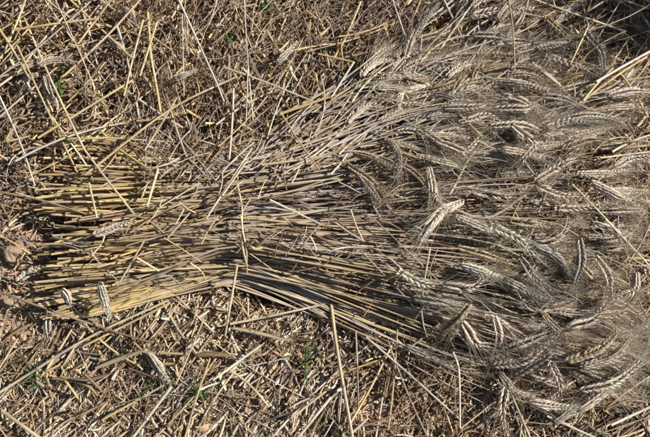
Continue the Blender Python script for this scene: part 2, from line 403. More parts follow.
OF = np.array([(4, 6, 7), (4, 7, 9), (4, 9, 8), (4, 8, 6), (0, 2, 6), (2, 7, 6), (2, 1, 7), (1, 9, 7), (1, 3, 9), (3, 8, 9), (3, 0, 8), (0, 6, 8), (5, 2, 0), (5, 1, 2), (5, 3, 1), (5, 0, 3)])
for k in range(5200):
    px, py = open_place() if k % 8 else (rng.uniform(-60, 75), rng.uniform(220, 350))
    p = P(np.array(px), np.array(py), np.array(0.)); sz = min(rng.gamma(2, .0009) + .0008, .0034); p[2] = ground_z(p[0], p[1]) + sz * .4
    bt.add(p + oc * sz * (1 + rng.normal(0, .22, (10, 3))), [OF], np.tile(jit(np.array((.42, .30, .21)), .22), (10, 1)), oc * sz + k)
o = batch_obj('soil_crumbs', bt, M_LITTER, smooth=False); tag(o, 'small dry soil crumbs scattered over the ground', 'soil crumbs', kind='stuff')
# short stubble stumps still rooted in the tangle
bt = Batch()
for k in range(150):
    px = rng.uniform(100, 340); py = rng.uniform(-60, 150)
    if rng.random() < .3: px, py = open_place()
    p = P(np.array(px), np.array(py), np.array(0.)); p[2] = ground_z(p[0], p[1]) - .005
    d = unit(np.array((rng.normal(-.1, .5), rng.normal(.25, .5), 1.))); h = rng.uniform(.03, .08)
    path = p + d * np.linspace(0, h, 4)[:, None]
    bt.add(*tube(path, np.linspace(.0024, .0019, 4), jit(pick([TANC, GOLD, BROWN], [3, 2, 3])), 6, ref=(1, .2, .1)))
o = batch_obj('stubble', bt, M_LITTER); tag(o, 'cut stubble stumps rooted in the soil', 'stubble', kind='stuff')

# ------------------------------------------------------------------ wheat ears
def ear_geo(axis_pts, roll, width=1.0, tint=EARC, awn=1.0, flip=None):
    """axis_pts: polyline of the ear from neck to tip. -> (husks batch, awns batch)"""
    axis_pts = np.asarray(axis_pts, float); L = np.linalg.norm(np.diff(axis_pts, axis=0), axis=1).sum()
    nsp = int(np.clip(L / .0028, 16, 30))
    path = spline(axis_pts, nsp + 2) if len(axis_pts) > 2 else spline(axis_pts, nsp + 2)
    t = unit(np.gradient(path, axis=0)); r = np.array((.06, .09, 1.)); n0 = unit(r - t * (t @ r)[:, None]); b0 = np.cross(t, n0)
    c, s = math.cos(roll), math.sin(roll); B = b0 * c + n0 * s; Nn = n0 * c - b0 * s
    hk, aw = Batch(), Batch()
    H = np.array([0, .28, .68, 1.]); R = np.array([.45, 1., .82, .12]); a = np.arange(5) * 2 * PI / 5; j = np.arange(5); j2 = (j + 1) % 5
    Fq = np.concatenate([np.stack([i * 5 + j, i * 5 + j2, (i + 1) * 5 + j2, (i + 1) * 5 + j], -1) for i in range(3)])
    sd = rng.random() * 100
    for k in range(nsp):
        f = (k + .5) / nsp; side = 1 if k % 2 else -1
        prof = (.72 + .38 * math.sin(PI * min(1, f * 1.25 + .1))) * (1 - .35 * max(0, f - .7) / .3) * width
        if rng.random() < .035: continue
        T, b, n = t[k + 1], B[k + 1], Nn[k + 1]; base = path[k + 1]
        for m in (-1, 0, 1):
            sp = (.34 if m == 0 else .27) * (1 + rng.normal(0, .10)); nn = m * .24 + rng.normal(0, .04)
            d = unit(T + side * b * sp + n * nn)
            ln = .0090 * prof * (1 + rng.normal(0, .12)) * (1.05 if m == 0 else .95); wd = .00160 * prof
            p0 = base + side * b * .0019 * prof + n * m * .0019 * prof
            e1 = unit(np.cross(d, n + .01)); e2 = np.cross(d, e1)
            Vv = p0 + (H * ln)[:, None, None] * d + (R * wd)[:, None, None] * (np.cos(a)[None, :, None] * e1 * 1.05 + np.sin(a)[None, :, None] * e2 * .85)
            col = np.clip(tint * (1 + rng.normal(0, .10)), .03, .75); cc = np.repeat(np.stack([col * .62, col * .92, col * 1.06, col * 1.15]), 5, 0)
            Sv = np.stack([np.repeat(H * ln, 5), np.tile(np.minimum(a, 2 * PI - a), 4), np.full(20, sd + k + m * .3)], -1)
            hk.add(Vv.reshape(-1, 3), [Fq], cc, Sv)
            if m != 0 or rng.random() < .25:
                if rng.random() > awn * .72: continue
                al = rng.uniform(.034, .070) * (1 - .3 * f); q = np.linspace(0, 1, 4)[:, None]
                d2 = unit(d * .8 + T * .55 + rng.normal(0, .07, 3)); bend = rng.normal(0, .010, 3); bend[2] -= .004
                ap = p0 + d * ln * .9 + d2 * al * q + bend * q * q
                aw.add(*tube(ap, np.array([.00030, .00025, .00018, .00008]), np.clip(tint * rng.uniform(.85, 1.3), .03, .75), 3))
    return hk, aw
EARS_MADE = []
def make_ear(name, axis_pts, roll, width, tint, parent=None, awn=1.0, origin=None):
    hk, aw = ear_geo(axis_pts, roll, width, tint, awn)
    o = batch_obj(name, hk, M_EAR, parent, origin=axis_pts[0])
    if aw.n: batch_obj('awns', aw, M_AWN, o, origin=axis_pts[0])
    return o

# ------------------------------------------------------------------ the sheaf
root_loc = P(np.array(243.), np.array(217.), np.array(0.)); sheaf = empty('wheat_sheaf', tuple(root_loc))
tag(sheaf, 'bound sheaf of ripe bearded wheat lying across the stubble', 'wheat sheaf')
def env(px, u, v, lift=0.0, lumpy=True):
    """world point inside the sheaf: column px, across u (-1 top of picture .. 1 bottom), height share v"""
    py = T_C(px) + T_W(px) * u
    uu = np.clip(np.abs(u), 0, 1); z = np.maximum(T_H(px) * (1 - uu ** 2.5) ** .6, .020) * v * ((.50 + .62 * vnoise(u * 6 + 20, px / 150 + 5, 8)) if lumpy else 1.0) + .004 + lift
    return P(px, py, z)
def stalk_piece(path, t_nodes, r0, r1, c_butt, c_mid, c_top, px_path, thick=7):
    L = np.concatenate([[0], np.cumsum(np.linalg.norm(np.diff(path, axis=0), axis=1))]); Lt = L[-1]
    s = list(np.linspace(0, Lt, 20))
    for q in t_nodes: s += [q * Lt - .005, q * Lt - .0013, q * Lt, q * Lt + .0013, q * Lt + .005]
    s = np.array(sorted(s)); s = s[(s >= 0) & (s <= Lt)]
    p = np.stack([np.interp(s, L, path[:, a]) for a in range(3)], -1); f = s / Lt; px = np.interp(s, L, px_path)
    rr = r0 + (r1 - r0) * f ** 1.3
    g = np.clip((px - 140) / 110, 0, 1)[:, None]; h = np.clip((px - 340) / 170, 0, 1)[:, None]
    cc = (c_butt * (1 - g) + c_mid * g) * (1 - h) + c_top * h
    for q in t_nodes:
        d = np.abs(s - q * Lt); k = d < .0016
        sh = (s > q * Lt) & (s < q * Lt + .11); cc[sh] = np.where((px[sh] < 150)[:, None], cc[sh] * .92, cc[sh] * .62 + GREY * .34); rr = np.where(sh, rr * 1.1, rr)
        rr = np.where(k, rr * 1.2, rr); cc[k] = cc[k] * .58
    return tube(p, rr, cc, thick, rng.uniform(.8, 1), rng.uniform(0, 6))
def hermite(p0, t0, p1, t1, n):
    t = np.linspace(0, 1, n)[:, None]
    return (2 * t ** 3 - 3 * t ** 2 + 1) * p0 + (t ** 3 - 2 * t ** 2 + t) * t0 + (-2 * t ** 3 + 3 * t ** 2) * p1 + (t ** 3 - t ** 2) * t1

# ears seen lying on top, from neck to tip, in the photograph's places
TOP_EARS = [
 [(490,366),(525,360),(555,336)], [(578,368),(612,357),(632,336)], [(563,362),(598,350),(619,331)], [(577,391),(612,383),(641,362)],
 [(538,404),(572,407)], [(503,377),(536,396)], [(594,254),(608,276),(611,302)], [(636,270),(633,289),(610,299)], [(579,236),(581,262),(575,284)],
 [(533,246),(555,257),(572,277)], [(494,314),(499,335),(496,357)], [(472,302),(455,321),(437,336)], [(413,349),(446,363)], [(573,326),(592,320),(606,304)],
 [(515,346),(546,334)], [(505,389),(502,410),(505,432)], [(455,247),(482,254),(509,263)], [(437,217),(428,228),(420,241)], [(403,274),(423,284),(440,285)],
 [(450,286),(470,288),(484,278)], [(511,282),(545,299)], [(384,76),(408,76),(428,81)], [(490,81),(520,84),(551,91)], [(474,16),(495,11),(514,13)],
 [(416,90),(402,95),(399,109)], [(455,108),(486,104)], [(449,146),(479,139)], [(488,127),(522,126),(553,138)], [(519,132),(533,144),(522,161)],
 [(547,20),(562,33),(578,48)], [(590,40),(601,53),(604,71)], [(607,97),(630,92),(651,92)], [(575,174),(602,174),(627,170)], [(616,166),(650,156)],
 [(514,109),(537,104)], [(474,43),(515,25)], [(420,93),(445,87),(466,77)], [(483,70),(512,62)], [(432,183),(442,206)], [(453,206),(440,212),(428,223)],
 [(416,41),(440,34),(464,22)], [(436,160),(458,166)], [(505,150),(545,158)], [(540,188),(580,196)], [(560,208),(598,206)], [(520,222),(556,226)],
 [(497,228),(520,240),(533,256)], [(590,222),(615,232),(628,250)], [(470,222),(500,232)], [(548,128),(588,122)], [(560,150),(600,140)], [(500,95),(540,112)],
 [(470,120),(502,124)], [(550,58),(590,70)], [(520,40),(548,52)], [(540,310),(560,330),(585,335)], [(600,315),(622,312),(636,298)], [(480,192),(512,196)],
 [(528,268),(552,290)], [(552,366),(560,388),(548,402)], [(560,418),(590,404)], [(588,404),(618,398)], [(470,268),(498,276)], [(440,60),(470,50)], [(462,92),(490,90)],
 [(545,175),(575,160)], [(606,190),(632,202)], [(585,270),(560,262)], [(425,300),(452,306)], [(468,330),(490,345)], [(530,366),(548,352)],
]
stalks = []          # (rank, piece)
ear_specs = []
def ear_tint(): return np.clip(pick([EARC, EARC * .82, EARC * 1.06, np.array((.42, .33, .21)), np.array((.36, .32, .26))], [4, 2, 2, 2, 1.6]) * (1 + rng.normal(0, .08)), .05, .7)
def butt_px(u):
    return 28 + 100 * rng.random() ** 1.1 + (14 if u > .2 else 0) * rng.random() + (110 * rng.random() if rng.random() < .33 else 0) + 26 * math.exp(-((u - .02) / .15) ** 2)
def add_stalk(u0, v0, head_px, uh, vh, ear_pts=None):
    ub = np.clip(u0 * 1.0 + rng.normal(0, .22) + (rng.normal(0, .42) if rng.random() < .25 else 0), -1.06, 1.04); vb = np.clip(v0 + rng.normal(0, .16) - (.25 * rng.random()), .02, 1.03)
    xb = butt_px(ub)
    B_ = env(np.array(xb), np.array(ub), np.array(vb)); W_ = env(np.array(243. + rng.normal(0, 13)), np.array(u0), np.array(v0))
    left = B_ + (W_ - B_) * np.linspace(0, 1, 10)[:, None]
    if ear_pts is None:
        E_ = env(np.array(head_px), np.array(uh), np.array(vh)); right = W_ + (E_ - W_) * np.linspace(0, 1, 15)[1:, None]
    else:
        E = np.asarray(ear_pts); d = unit(E[1] - E[0]); dist = E[0] - W_; l = np.linalg.norm(dist)
        right = hermite(W_, dist * 1.0, E[0], d * min(l * .8, .13), 15)[1:]
    path = np.concatenate([left, right]); end0, end1 = path[0].copy(), path[-1].copy()
    ker = np.array([0, 1, 2, 1, 0]) / 4.
    sm = np.stack([np.convolve(np.pad(path[:, c_], 2, mode='edge'), ker, 'valid') for c_ in range(3)], -1); sm[:2] = path[:2]; sm[-2:] = path[-2:]
    bow = np.sin(np.linspace(0, PI, len(sm)) * rng.choice([1, 2])) * rng.normal(0, .0022); sm[:, 1] += bow
    path = sm; pxp = PIX(path)[0]
    q = 1 + rng.normal(0, .2)
    cb = jit(pick([GOLD * 1.06, CREAM, OLIVE * 1.15, TANC, BROWN * 1.4], [3.8, 3.6, .4, 2.2, 1.1]), .18); cm = jit(pick([CREAM * .88, GREY * .98, TANC, GOLD * .85, BROWN * 1.3], [2.4, 4.6, 1.8, .6, 1.1]), .17); ct = jit(pick([GREY * .92, TANC * .9, CREAM * .8, BROWN], [3.2, 2.4, 1.2, 2.2]), .17)
    if u0 < -.5 and ear_pts is None:                               # painted shade: stalks on the bundle's upper side darkened
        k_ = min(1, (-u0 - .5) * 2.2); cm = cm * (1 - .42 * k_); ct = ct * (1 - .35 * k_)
    nd = [q_ for q_ in (rng.uniform(.04, .2), rng.uniform(.26, .5), rng.uniform(.52, .78)) if rng.random() < .62]
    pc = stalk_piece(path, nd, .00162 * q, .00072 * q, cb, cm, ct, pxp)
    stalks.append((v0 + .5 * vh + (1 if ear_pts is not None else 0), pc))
    return path
# top ears first
for pts in TOP_EARS:
    a = np.array(pts, float)
    if len(a) == 2: a = np.stack([a[0], a.mean(0) + rng.normal(0, 3.2, 2), a[1]])
    ln_ = np.linalg.norm(np.diff(a, axis=0), axis=1).sum(); want = rng.uniform(40, 50)
    if ln_ < want:                                                 # the neck end is hidden among its neighbours
        d_ = (a[1] - a[0]) / np.linalg.norm(a[1] - a[0]); a = np.concatenate([[a[0] - d_ * (want - ln_)], a])
    lift = rng.uniform(.014, .026)
    z = np.maximum(sheaf_top(a[:, 0], a[:, 1]), .012) + lift; z[-1] -= .003; z[0] -= .004
    W = P(a[:, 0], a[:, 1], z)
    u0 = np.clip((a[0, 1] - T_C(a[0, 0])) / T_W(a[0, 0]) + rng.normal(0, .12), -.97, .97)
    add_stalk(u0, rng.uniform(.8, 1.02), a[0, 0], u0, 1, W)
    ear_specs.append((2, W, rng.choice([0, 0, .5, 1.2, -.5]), rng.uniform(.95, 1.2), ear_tint() * 1.06))
# the mass of stalks with their ears beneath and between
NM = 500
CLUMPS = np.sort(rng.uniform(-.97, .97, 26))
for k in range(NM):
    u0 = float(np.clip(rng.choice(CLUMPS) + rng.normal(0, .03), -1, 1)); v0 = rng.random() ** .62
    head = float(np.clip(rng.normal(505, 58), 390, 596)); uh = np.clip(u0 * .96 + rng.normal(0, .10) + (rng.normal(0, .3) if rng.random() < .2 else 0), -1, 1); vh = np.clip(v0 * .9 + rng.normal(0, .12), .05, 1.0)
    if k < 21:                                                     # loose outer stalks that break up the edges
        sg = -1 if k < 14 else 1; u0 = sg * rng.uniform(.55, 1.0); uh = sg * rng.uniform(.85, 1.2); v0 = rng.uniform(.4, 1.); vh = rng.uniform(.6, 1.1); head = rng.uniform(320, 480)
    gap = (-.30 < uh < .10 and 425 < head < 590) or (.5 < uh < .68 and head < 520)
    if gap: vh *= .35; v0 *= .8
    path = add_stalk(u0, v0, head, uh, vh)
    if (k % 2 and k % 5) or (gap and k % 3): continue
    d = unit(path[-1] - path[-3]); L_ = rng.uniform(.065, .09); turn = rng.normal(0.2 * np.sign(uh), .7); drop = rng.uniform(.05, .45)
    s = np.linspace(0, 1, 6); an = turn * s; dirs = np.stack([d[0] * np.cos(an) - d[1] * np.sin(an), d[0] * np.sin(an) + d[1] * np.cos(an), d[2] * (1 - s) - drop * s], -1)
    W = path[-1] + np.concatenate([[np.zeros(3)], np.cumsum(unit(dirs)[:-1] * L_ / 5, 0)])
    W[:, 2] = np.maximum(W[:, 2], ground_z(W[:, 0], W[:, 1]) + .008)
    ear_specs.append((vh, W, rng.normal(0, .8), rng.uniform(.85, 1.1), ear_tint()))
# a few stray stalks lying skew on top of the left half
# the loose grey tangle on the upper side: bent stalks thrown clear of the bundle, many with their ears
for k in range(122):
    bx, by = rng.uniform(260, 470), 0; by = float(T_C(bx) - T_W(bx) * rng.uniform(.55, 1.22)); an = math.radians(rng.normal(31, 17)); l = rng.uniform(35, 120)
    f = np.linspace(0, 1, 12); cv = rng.normal(-.25, .35)
    px = bx + np.cos(an + cv * (f - .5)) * l * f; py = by - np.sin(an + cv * (f - .5)) * l * f
    base = np.maximum(sheaf_top(px, py), .026) + rng.uniform(0, .014) + .003 * f
    path = P(px, py, base); q = rng.uniform(.7, 1.1); cg = jit(pick([GREY, TANC, CREAM, BROWN * 1.3], [4, 2, 1.3, 2]), .16)
    stalks.append((1.2 + rng.random() * .3, stalk_piece(path, [rng.uniform(.1, .6)], .00150 * q, .00080 * q, cg, cg, cg * .95, px)))
    if k % 5 < 4 and px[-1] > 345:
        d = unit(path[-1] - path[-2]); tn = rng.normal(-.5, .45); s_ = np.linspace(0, 1, 6); an2 = tn * s_; L_ = rng.uniform(.06, .08)
        dirs = np.stack([d[0] * np.cos(an2) - d[1] * np.sin(an2), d[0] * np.sin(an2) + d[1] * np.cos(an2), d[2] - .3 * s_], -1)
        ear_specs.append((1.3, path[-1] + np.concatenate([[np.zeros(3)], np.cumsum(unit(dirs)[:-1] * L_ / 5, 0)]), rng.normal(0, .7), rng.uniform(.75, 1.0), ear_tint() * .94))
stalks.sort(key=lambda q: -q[0])
for rk, pc in stalks[:298]: make_obj('stalk', *pc, M_STRAW, sheaf)
bt = Batch()
for rk, pc in stalks[298:]: bt.add(*pc)
o = batch_obj('inner_stalks', bt, M_STRAW, sheaf, origin=root_loc); o['kind'] = 'stuff'
ear_specs.sort(key=lambda q: -q[0])
hb, ab = Batch(), Batch()
for q, (rk, W, roll, wd, ti) in enumerate(ear_specs):
    if q < 296: make_ear('ear', W, roll, wd, ti, sheaf)
    else:
        h, a = ear_geo(W, roll, wd, ti)
        for dst, src in ((hb, h), (ab, a)):
            dst.add(np.concatenate(src.V), src.F, np.concatenate(src.C), np.concatenate(src.S))
if hb.n:
    o = batch_obj('inner_ears', hb, M_EAR, sheaf, origin=root_loc); o['kind'] = 'stuff'
    o2 = batch_obj('awns', ab, M_AWN, o, origin=root_loc); o2['kind'] = 'stuff'
# dry leaves hanging among the stalks
for k in range(210):
    x = rng.uniform(95, 560); u = rng.uniform(-.95, .95); n = 10; ln = rng.uniform(40, 110); sl = rng.normal(0, .22)
    xs = x + np.linspace(0, ln, n) * rng.choice([1, 1, 1, -1]); us = np.clip(u + sl * np.linspace(0, 1, n) + .06 * np.sin(np.linspace(0, 6, n) + rng.uniform(0, 6)), -1, 1)
    path = env(xs, us, np.full(n, rng.uniform(.75, 1.0)), .004 + rng.uniform(0, .006)); path[:, 2] += .003 * np.sin(np.linspace(0, rng.uniform(2, 8), n) + rng.uniform(0, 6))
    c = jit(pick([GREY, TANC, BROWN, CREAM], [3, 3, 2.2, .8]), .16)
    make_obj('leaf', *ribbon(path, rng.uniform(.0008, .0022) * np.sin(np.linspace(.5, 2.95, n)), c, rng.uniform(-.8, .8) + np.linspace(0, rng.normal(0, 1.8), n)), M_LEAF, sheaf)
for k in range(150):
    x = rng.uniform(110, 430); n = 9; an = math.radians(pick([40, 55, 20, -30, 150], [3, 2, 3, 2, 1]) + rng.normal(0, 14)); l = rng.uniform(22, 60)
    y = T_C(x) - T_W(x) * (rng.uniform(.72, 1.12) if k % 3 else rng.uniform(-.9, .9))
    f = np.linspace(-.5, .5, n); cv = rng.normal(0, 10)
    px = x + math.cos(an) * l * f + cv * f * f; py = y - math.sin(an) * l * f + cv * (f * f - .1)
    path = P(px, py, np.maximum(sheaf_top(px, py), .030) + .004 + .004 * np.sin(f * rng.uniform(3, 10) + rng.uniform(0, 6)) + rng.uniform(0, .006))
    c = jit(pick([GREY, TANC, BROWN, CREAM], [3.4, 2, 2.4, .8]), .16)
    if k % 5 < 2: make_obj('leaf', *ribbon(path, rng.uniform(.0009, .0026) * np.sin(np.linspace(.5, 2.95, n)), c, rng.uniform(-.8, .8) + np.linspace(0, rng.normal(0, 2.2), n)), M_LEAF, sheaf)
    else: make_obj('stem_shred', *tube(path, rng.uniform(.0005, .0013), c, 5), M_STRAW, sheaf)
# the straw band that ties it
for ph, dx in ((0, 0), (2.6, 1.6)):
    q = np.linspace(-1.0 if ph else .05, 1.0, 34); pr = 4.0
    px = 240 + 6.5 * q + dx + .9 * np.sin(q * 9 + ph); u = q * .985
    path = env(px, u, np.where(q < -.15, .80, 1.0), .006, lumpy=False); path[:, 2] += .0012 * np.cos(q * 9 + ph)
    path[:, 2] = np.maximum(path[:, 2], ground_z(path[:, 0], path[:, 1]) + .004)
    make_obj('band_strand', *tube(path, np.full(34, .0016), jit(CREAM * .9, .06), 6, .8), M_STRAW, sheaf)
kx = np.array([262, 257, 253, 250, 251, 255, 259, 263]); ky = np.array([247, 249, 248, 244, 241, 240, 243, 239.])
path = spline(P(kx, ky, sheaf_top(kx, ky) + np.array([.008, .012, .013, .014, .018, .02, .018, .02])), 20)
make_obj('band_knot', *tube(path, np.linspace(.0028, .0018, 20), np.linspace(0, 1, 20)[:, None] * (DARK - TANC) + TANC, 7, .6), M_STRAW, sheaf)

# ------------------------------------------------------------------ single straws one can point to
def place(pts, zl):
    a = np.array(pts, float); n = 12
    q = spline(a, n); s = surf(q[:, 0], q[:, 1]); f = np.linspace(0, 1, n)
    base = s[0] + (s[-1] - s[0]) * f; base = base + max(0, float((s - base).max()))
    return P(q[:, 0], q[:, 1], base + zl)
STRAWS = [
 ([(38,138),(133,80)], .0024, GOLD, .012, 'thick golden straw slanting up from the cut ends towards the stubble'),
 ([(85,175),(168,111),(236,77)], .0021, TANC*1.25, .012, 'long tan straw crossing from the cut ends over the dark stubble'),
 ([(-6,84),(20,142),(35,186)], .0017, PALE, .012, 'long whitish stem slanting beside the cut ends at the picture edge'),
 ([(-6,191),(40,200),(86,214)], .0019, GOLD, .010, 'golden straw poking into the cut ends from the picture edge'),
 ([(89,183),(97,218)], .0019, CREAM, .006, 'short cream straw standing across the yellow stalks near the cut ends'),
 ([(158,169),(147,207)], .0024, CREAM, .006, 'short thick cream straw laid across the middle of the yellow stalks'),
 ([(176,-6),(198,42),(217,84),(224,102)], .0018, PALE, .016, 'long whitish stem slanting down through the dark stubble tangle'),
 ([(244,-6),(247,50),(253,120)], .0013, GREY*1.15, .016, 'thin grey upright stem beside the green seedling in the stubble'),
 ([(248,68),(246,122)], .0012, GREY, .020, 'shorter thin grey stem next to the grey upright stem'),
 ([(182,14),(184,96)], .0012, GREY, .016, 'thin straight grey stem left of the long whitish slanting stem'),
 ([(223,67),(265,82),(312,101)], .0019, CREAM, .018, 'cream straw sloping across the stubble towards the golden elbow'),
 ([(280,114),(332,96)], .0027, GOLD, .018, 'thick golden straw end, upper half of a sharp elbow'),
 ([(281,113),(298,140),(320,171)], .0015, GOLD, .020, 'thin golden straw, lower half of a sharp elbow'),
 ([(262,165),(330,156)], .0024, CREAM, .010, 'thick cream straw lying on the upper edge of the sheaf'),
 ([(354,62),(331,98)], .0021, GREY*1.1, .014, 'grey straw leaning up out of the upper fanned stalks'),
 ([(318,54),(353,62)], .0019, GOLD, .016, 'golden straw above the upper fanned stalks ending in the open'),
 ([(478,-4),(455,28),(438,53)], .0021, CREAM, .014, 'cream straw slanting down into the topmost ears'),
 ([(387,147),(420,159)], .0021, GOLD*1.05, .010, 'short golden straw lying on the grey stalks mid sheaf'),
 ([(459,114),(482,137)], .0022, GOLD, .014, 'short golden straw stuck between the upper ears'),
 ([(428,118),(396,135)], .0021, CREAM, .010, 'cream straw lying over the upper fan of stalks'),
 ([(596,82),(622,67),(656,48)], .0026, PALE, .012, 'long thick whitish straw leaving the frame beside the topmost ears'),
 ([(583,101),(597,84),(613,68)], .0021, GOLD, .012, 'golden forked straw crossing the thick whitish straw'),
 ([(588,27),(569,67)], .0018, GOLD, .014, 'golden straw standing beside the two topmost hanging ears'),
 ([(612,152),(630,142),(656,133)], .0020, CREAM, .014, 'curved pale yellow straw at the picture edge beside ear tips'),
 ([(600,158),(656,151)], .0018, CREAM*.9, .012, 'straight yellowish straw just under the curved pale yellow one'),
 ([(331,304),(338,355),(353,440)], .0031, TANC*1.15, .014, 'thick olive stem standing upright on the chaff below the sheaf'),
 ([(366,337),(410,375),(458,418)], .0021, GREY*.95, .014, 'long grey stem sloping over the chaff below the fanned stalks'),
 ([(453,352),(459,372),(460,428)], .0018, PALE, .018, 'pale bent stem hanging below the fanned stalks'),
 ([(430,248),(423,290),(422,318),(427,337)], .0015, PALE*.9, .012, 'thin whitish curved stem hanging across the lower stalks'),
 ([(374,219),(441,283)], .0012, BROWN*1.5, .010, 'thin brown stem crossing the lower stalks towards a pale ear'),
 ([(361,251),(421,313)], .0014, BROWN*1.4, .010, 'thin brown stem crossing the lowest stalks beside the hanging whitish stem'),
 ([(237,266),(225,336)], .0022, CREAM, .010, 'cream straw dropping from the straw band onto the chopped straw'),
 ([(230,324),(280,314),(325,304)], .0022, CREAM, .012, 'cream straw lying level below the dark hollow under the band'),
 ([(-6,396),(84,340),(169,300)], .0023, CREAM*.97, .012, 'very long cream straw running from picture edge to the lower stalks'),
 ([(84,346),(170,303)], .0021, GOLD, .014, 'golden straw lying parallel just under the very long cream one'),
 ([(-6,290),(70,317),(132,337),(153,343)], .0018, BROWN*1.25, .012, 'long brown stem crossing the soil below the cut ends'),
 ([(102,420),(164,385)], .0019, GOLD*.95, .012, 'golden straw beside the fallen ear at the bottom'),
 ([(171,387),(131,440)], .0028, PALE, .010, 'thick whitish straw slanting down from the tip of a fallen ear'),
 ([(2,411),(42,440)], .0034, CREAM*.92, .010, 'broad cream straw in the bottom corner below the cut ends'),
 ([(261,345),(213,380)], .0024, PALE, .012, 'thick whitish straw lying on chopped straw above the round pebble'),
 ([(230,370),(250,385),(269,407)], .0020, CREAM*.9, .012, 'cream bent straw beside the round pebble'),
 ([(203,321),(176,384)], .0016, TANC*1.2, .014, 'tan stem slanting through chopped straw above the green grass'),
 ([(210,358),(197,396),(184,440)], .0017, TANC*1.3, .012, 'tan stem slanting down past the round pebble'),
 ([(331,397),(296,440)], .0027, PALE, .012, 'thick whitish straw beside the foot of the olive stem'),
 ([(326,391),(291,418)], .0021, CREAM, .014, 'cream straw next to the thick whitish one by the olive stem'),
 ([(160,353),(187,354)], .0025, TANC, .010, 'short broad tan straw between fallen ear and dull leaf strip'),
 ([(547,416),(600,440)], .0022, PALE, .012, 'whitish straw at the bottom edge below the drooping ears'),
 ([(611,425),(656,404)], .0024, PALE, .012, 'whitish straw in the bottom corner below the ear tips'),
 ([(508,386),(531,440)], .0019, CREAM*.9, .014, 'cream stem slanting down beside the hanging lowest ear'),
 ([(605,219),(630,245),(655,272)], .0019, CREAM, .012, 'pale straw slanting down past the ear tips at the picture edge'),
 ([(572,184),(613,226)], .0016, CREAM*.9, .014, 'thin pale straw crossing the rightmost ears'),
 ([(-6,81),(45,42),(99,-6)], .0016, GREY, .020, 'long grey stem slanting over the golden straws in the corner'),
 ([(64,76),(105,38),(144,-4)], .0022, TANC*1.3, .018, 'long tan straw slanting beside the seedling with round leaves'),
 ([(78,44),(114,-4)], .0020, TANC*1.35, .018, 'tan straw lying parallel above the long tan one'),
 ([(143,20),(133,58),(124,96)], .0022, GOLD*1.03, .018, 'steep golden straw beside the end of the thick slanting straw'),
 ([(157,22),(140,76)], .0021, GOLD, .016, 'second steep golden straw close beside the first'),
 ([(14,30),(55,24),(96,19)], .0023, GOLD*.95, .018, 'nearly level golden straw in the upper corner'),
 ([(-4,24),(14,52),(30,80)], .0022, GOLD*.9, .018, 'golden straw sloping down to the bent loose ears'),
 ([(53,237),(92,246)], .0019, PALE, .030, 'pale straw bridging the black shadow at the cut ends'),
 ([(137,258),(159,271)], .0022, CREAM, .006, 'short cream straw lying askew on the lower yellow stalks'),
 ([(144,241),(120,282)], .0016, CREAM, .008, 'thin cream straw leaning across the lower yellow stalks'),
 ([(252,148),(230,182),(206,219)], .0018, GREY*1.1, .008, 'grey stem laid diagonally across the stalks beside the band'),
 ([(246,162),(222,196)], .0017, CREAM*.9, .010, 'cream stem lying close beside the diagonal grey one'),
 ([(270,200),(320,224)], .0020, PALE, .006, 'whitish straw lying skew on the stalks past the band'),
 ([(200,183),(160,207)], .0013, CREAM, .008, 'thin cream stem lying skew on the middle yellow stalks'),
 ([(120,150),(148,169)], .0022, GOLD, .008, 'short golden straw askew at the upper edge of the yellow stalks'),
 ([(60,139),(112,138)], .0024, GOLD*1.05, .008, 'level golden straw along the upper edge of the cut ends'),
 ([(112,138),(172,142)], .0013, CREAM, .010, 'thin cream straw level along the upper sheaf edge'),
]
for pts, r, c, zl, lab in STRAWS:
    r *= .88
    path = place(pts, zl + r); 
    tag(make_obj('straw', *straw_piece(path, r, np.clip(c * .9, .03, .75), 8), M_STRAW), lab, 'straw', 'single straws lying loose')
# short scraps on top of the sheaf
for k in range(70):
    px = rng.uniform(95, 440); py = T_C(px) + T_W(px) * rng.uniform(-.85, .85); an = math.radians(rng.choice([55, 40, -35, 65, 20, -60]) + rng.normal(0, 12)); l = rng.uniform(10, 34)
    pts = [(px - math.cos(an) * l / 2, py + math.sin(an) * l / 2), (px + rng.normal(0, 1.5), py), (px + math.cos(an) * l / 2, py - math.sin(an) * l / 2)]
    nm, c = pick([('cream', CREAM), ('brown', BROWN), ('tan', TANC), ('grey', GREY)], [2, 2, 2, 2]); r = rng.uniform(.0006, .0014)
    where = 'yellow stalks near the cut ends' if px < 160 else ('yellow stalks near the band' if px < 240 else ('grey stalks past the band' if px < 340 else 'stalks near the ears'))
    path = place(pts, rng.uniform(.004, .012)); up = 'upper' if (py - T_C(px)) / T_W(px) < -.3 else ('lower' if (py - T_C(px)) / T_W(px) > .3 else 'middle')
    single_out(make_obj('straw_scrap', *tube(path, r, jit(c), 6), M_STRAW), f'{"short" if l < 22 else "longer"} {nm} {lean(path)} straw scrap', f'on {up} {where}', 'straw scrap', 'straw scraps fallen on the sheaf')
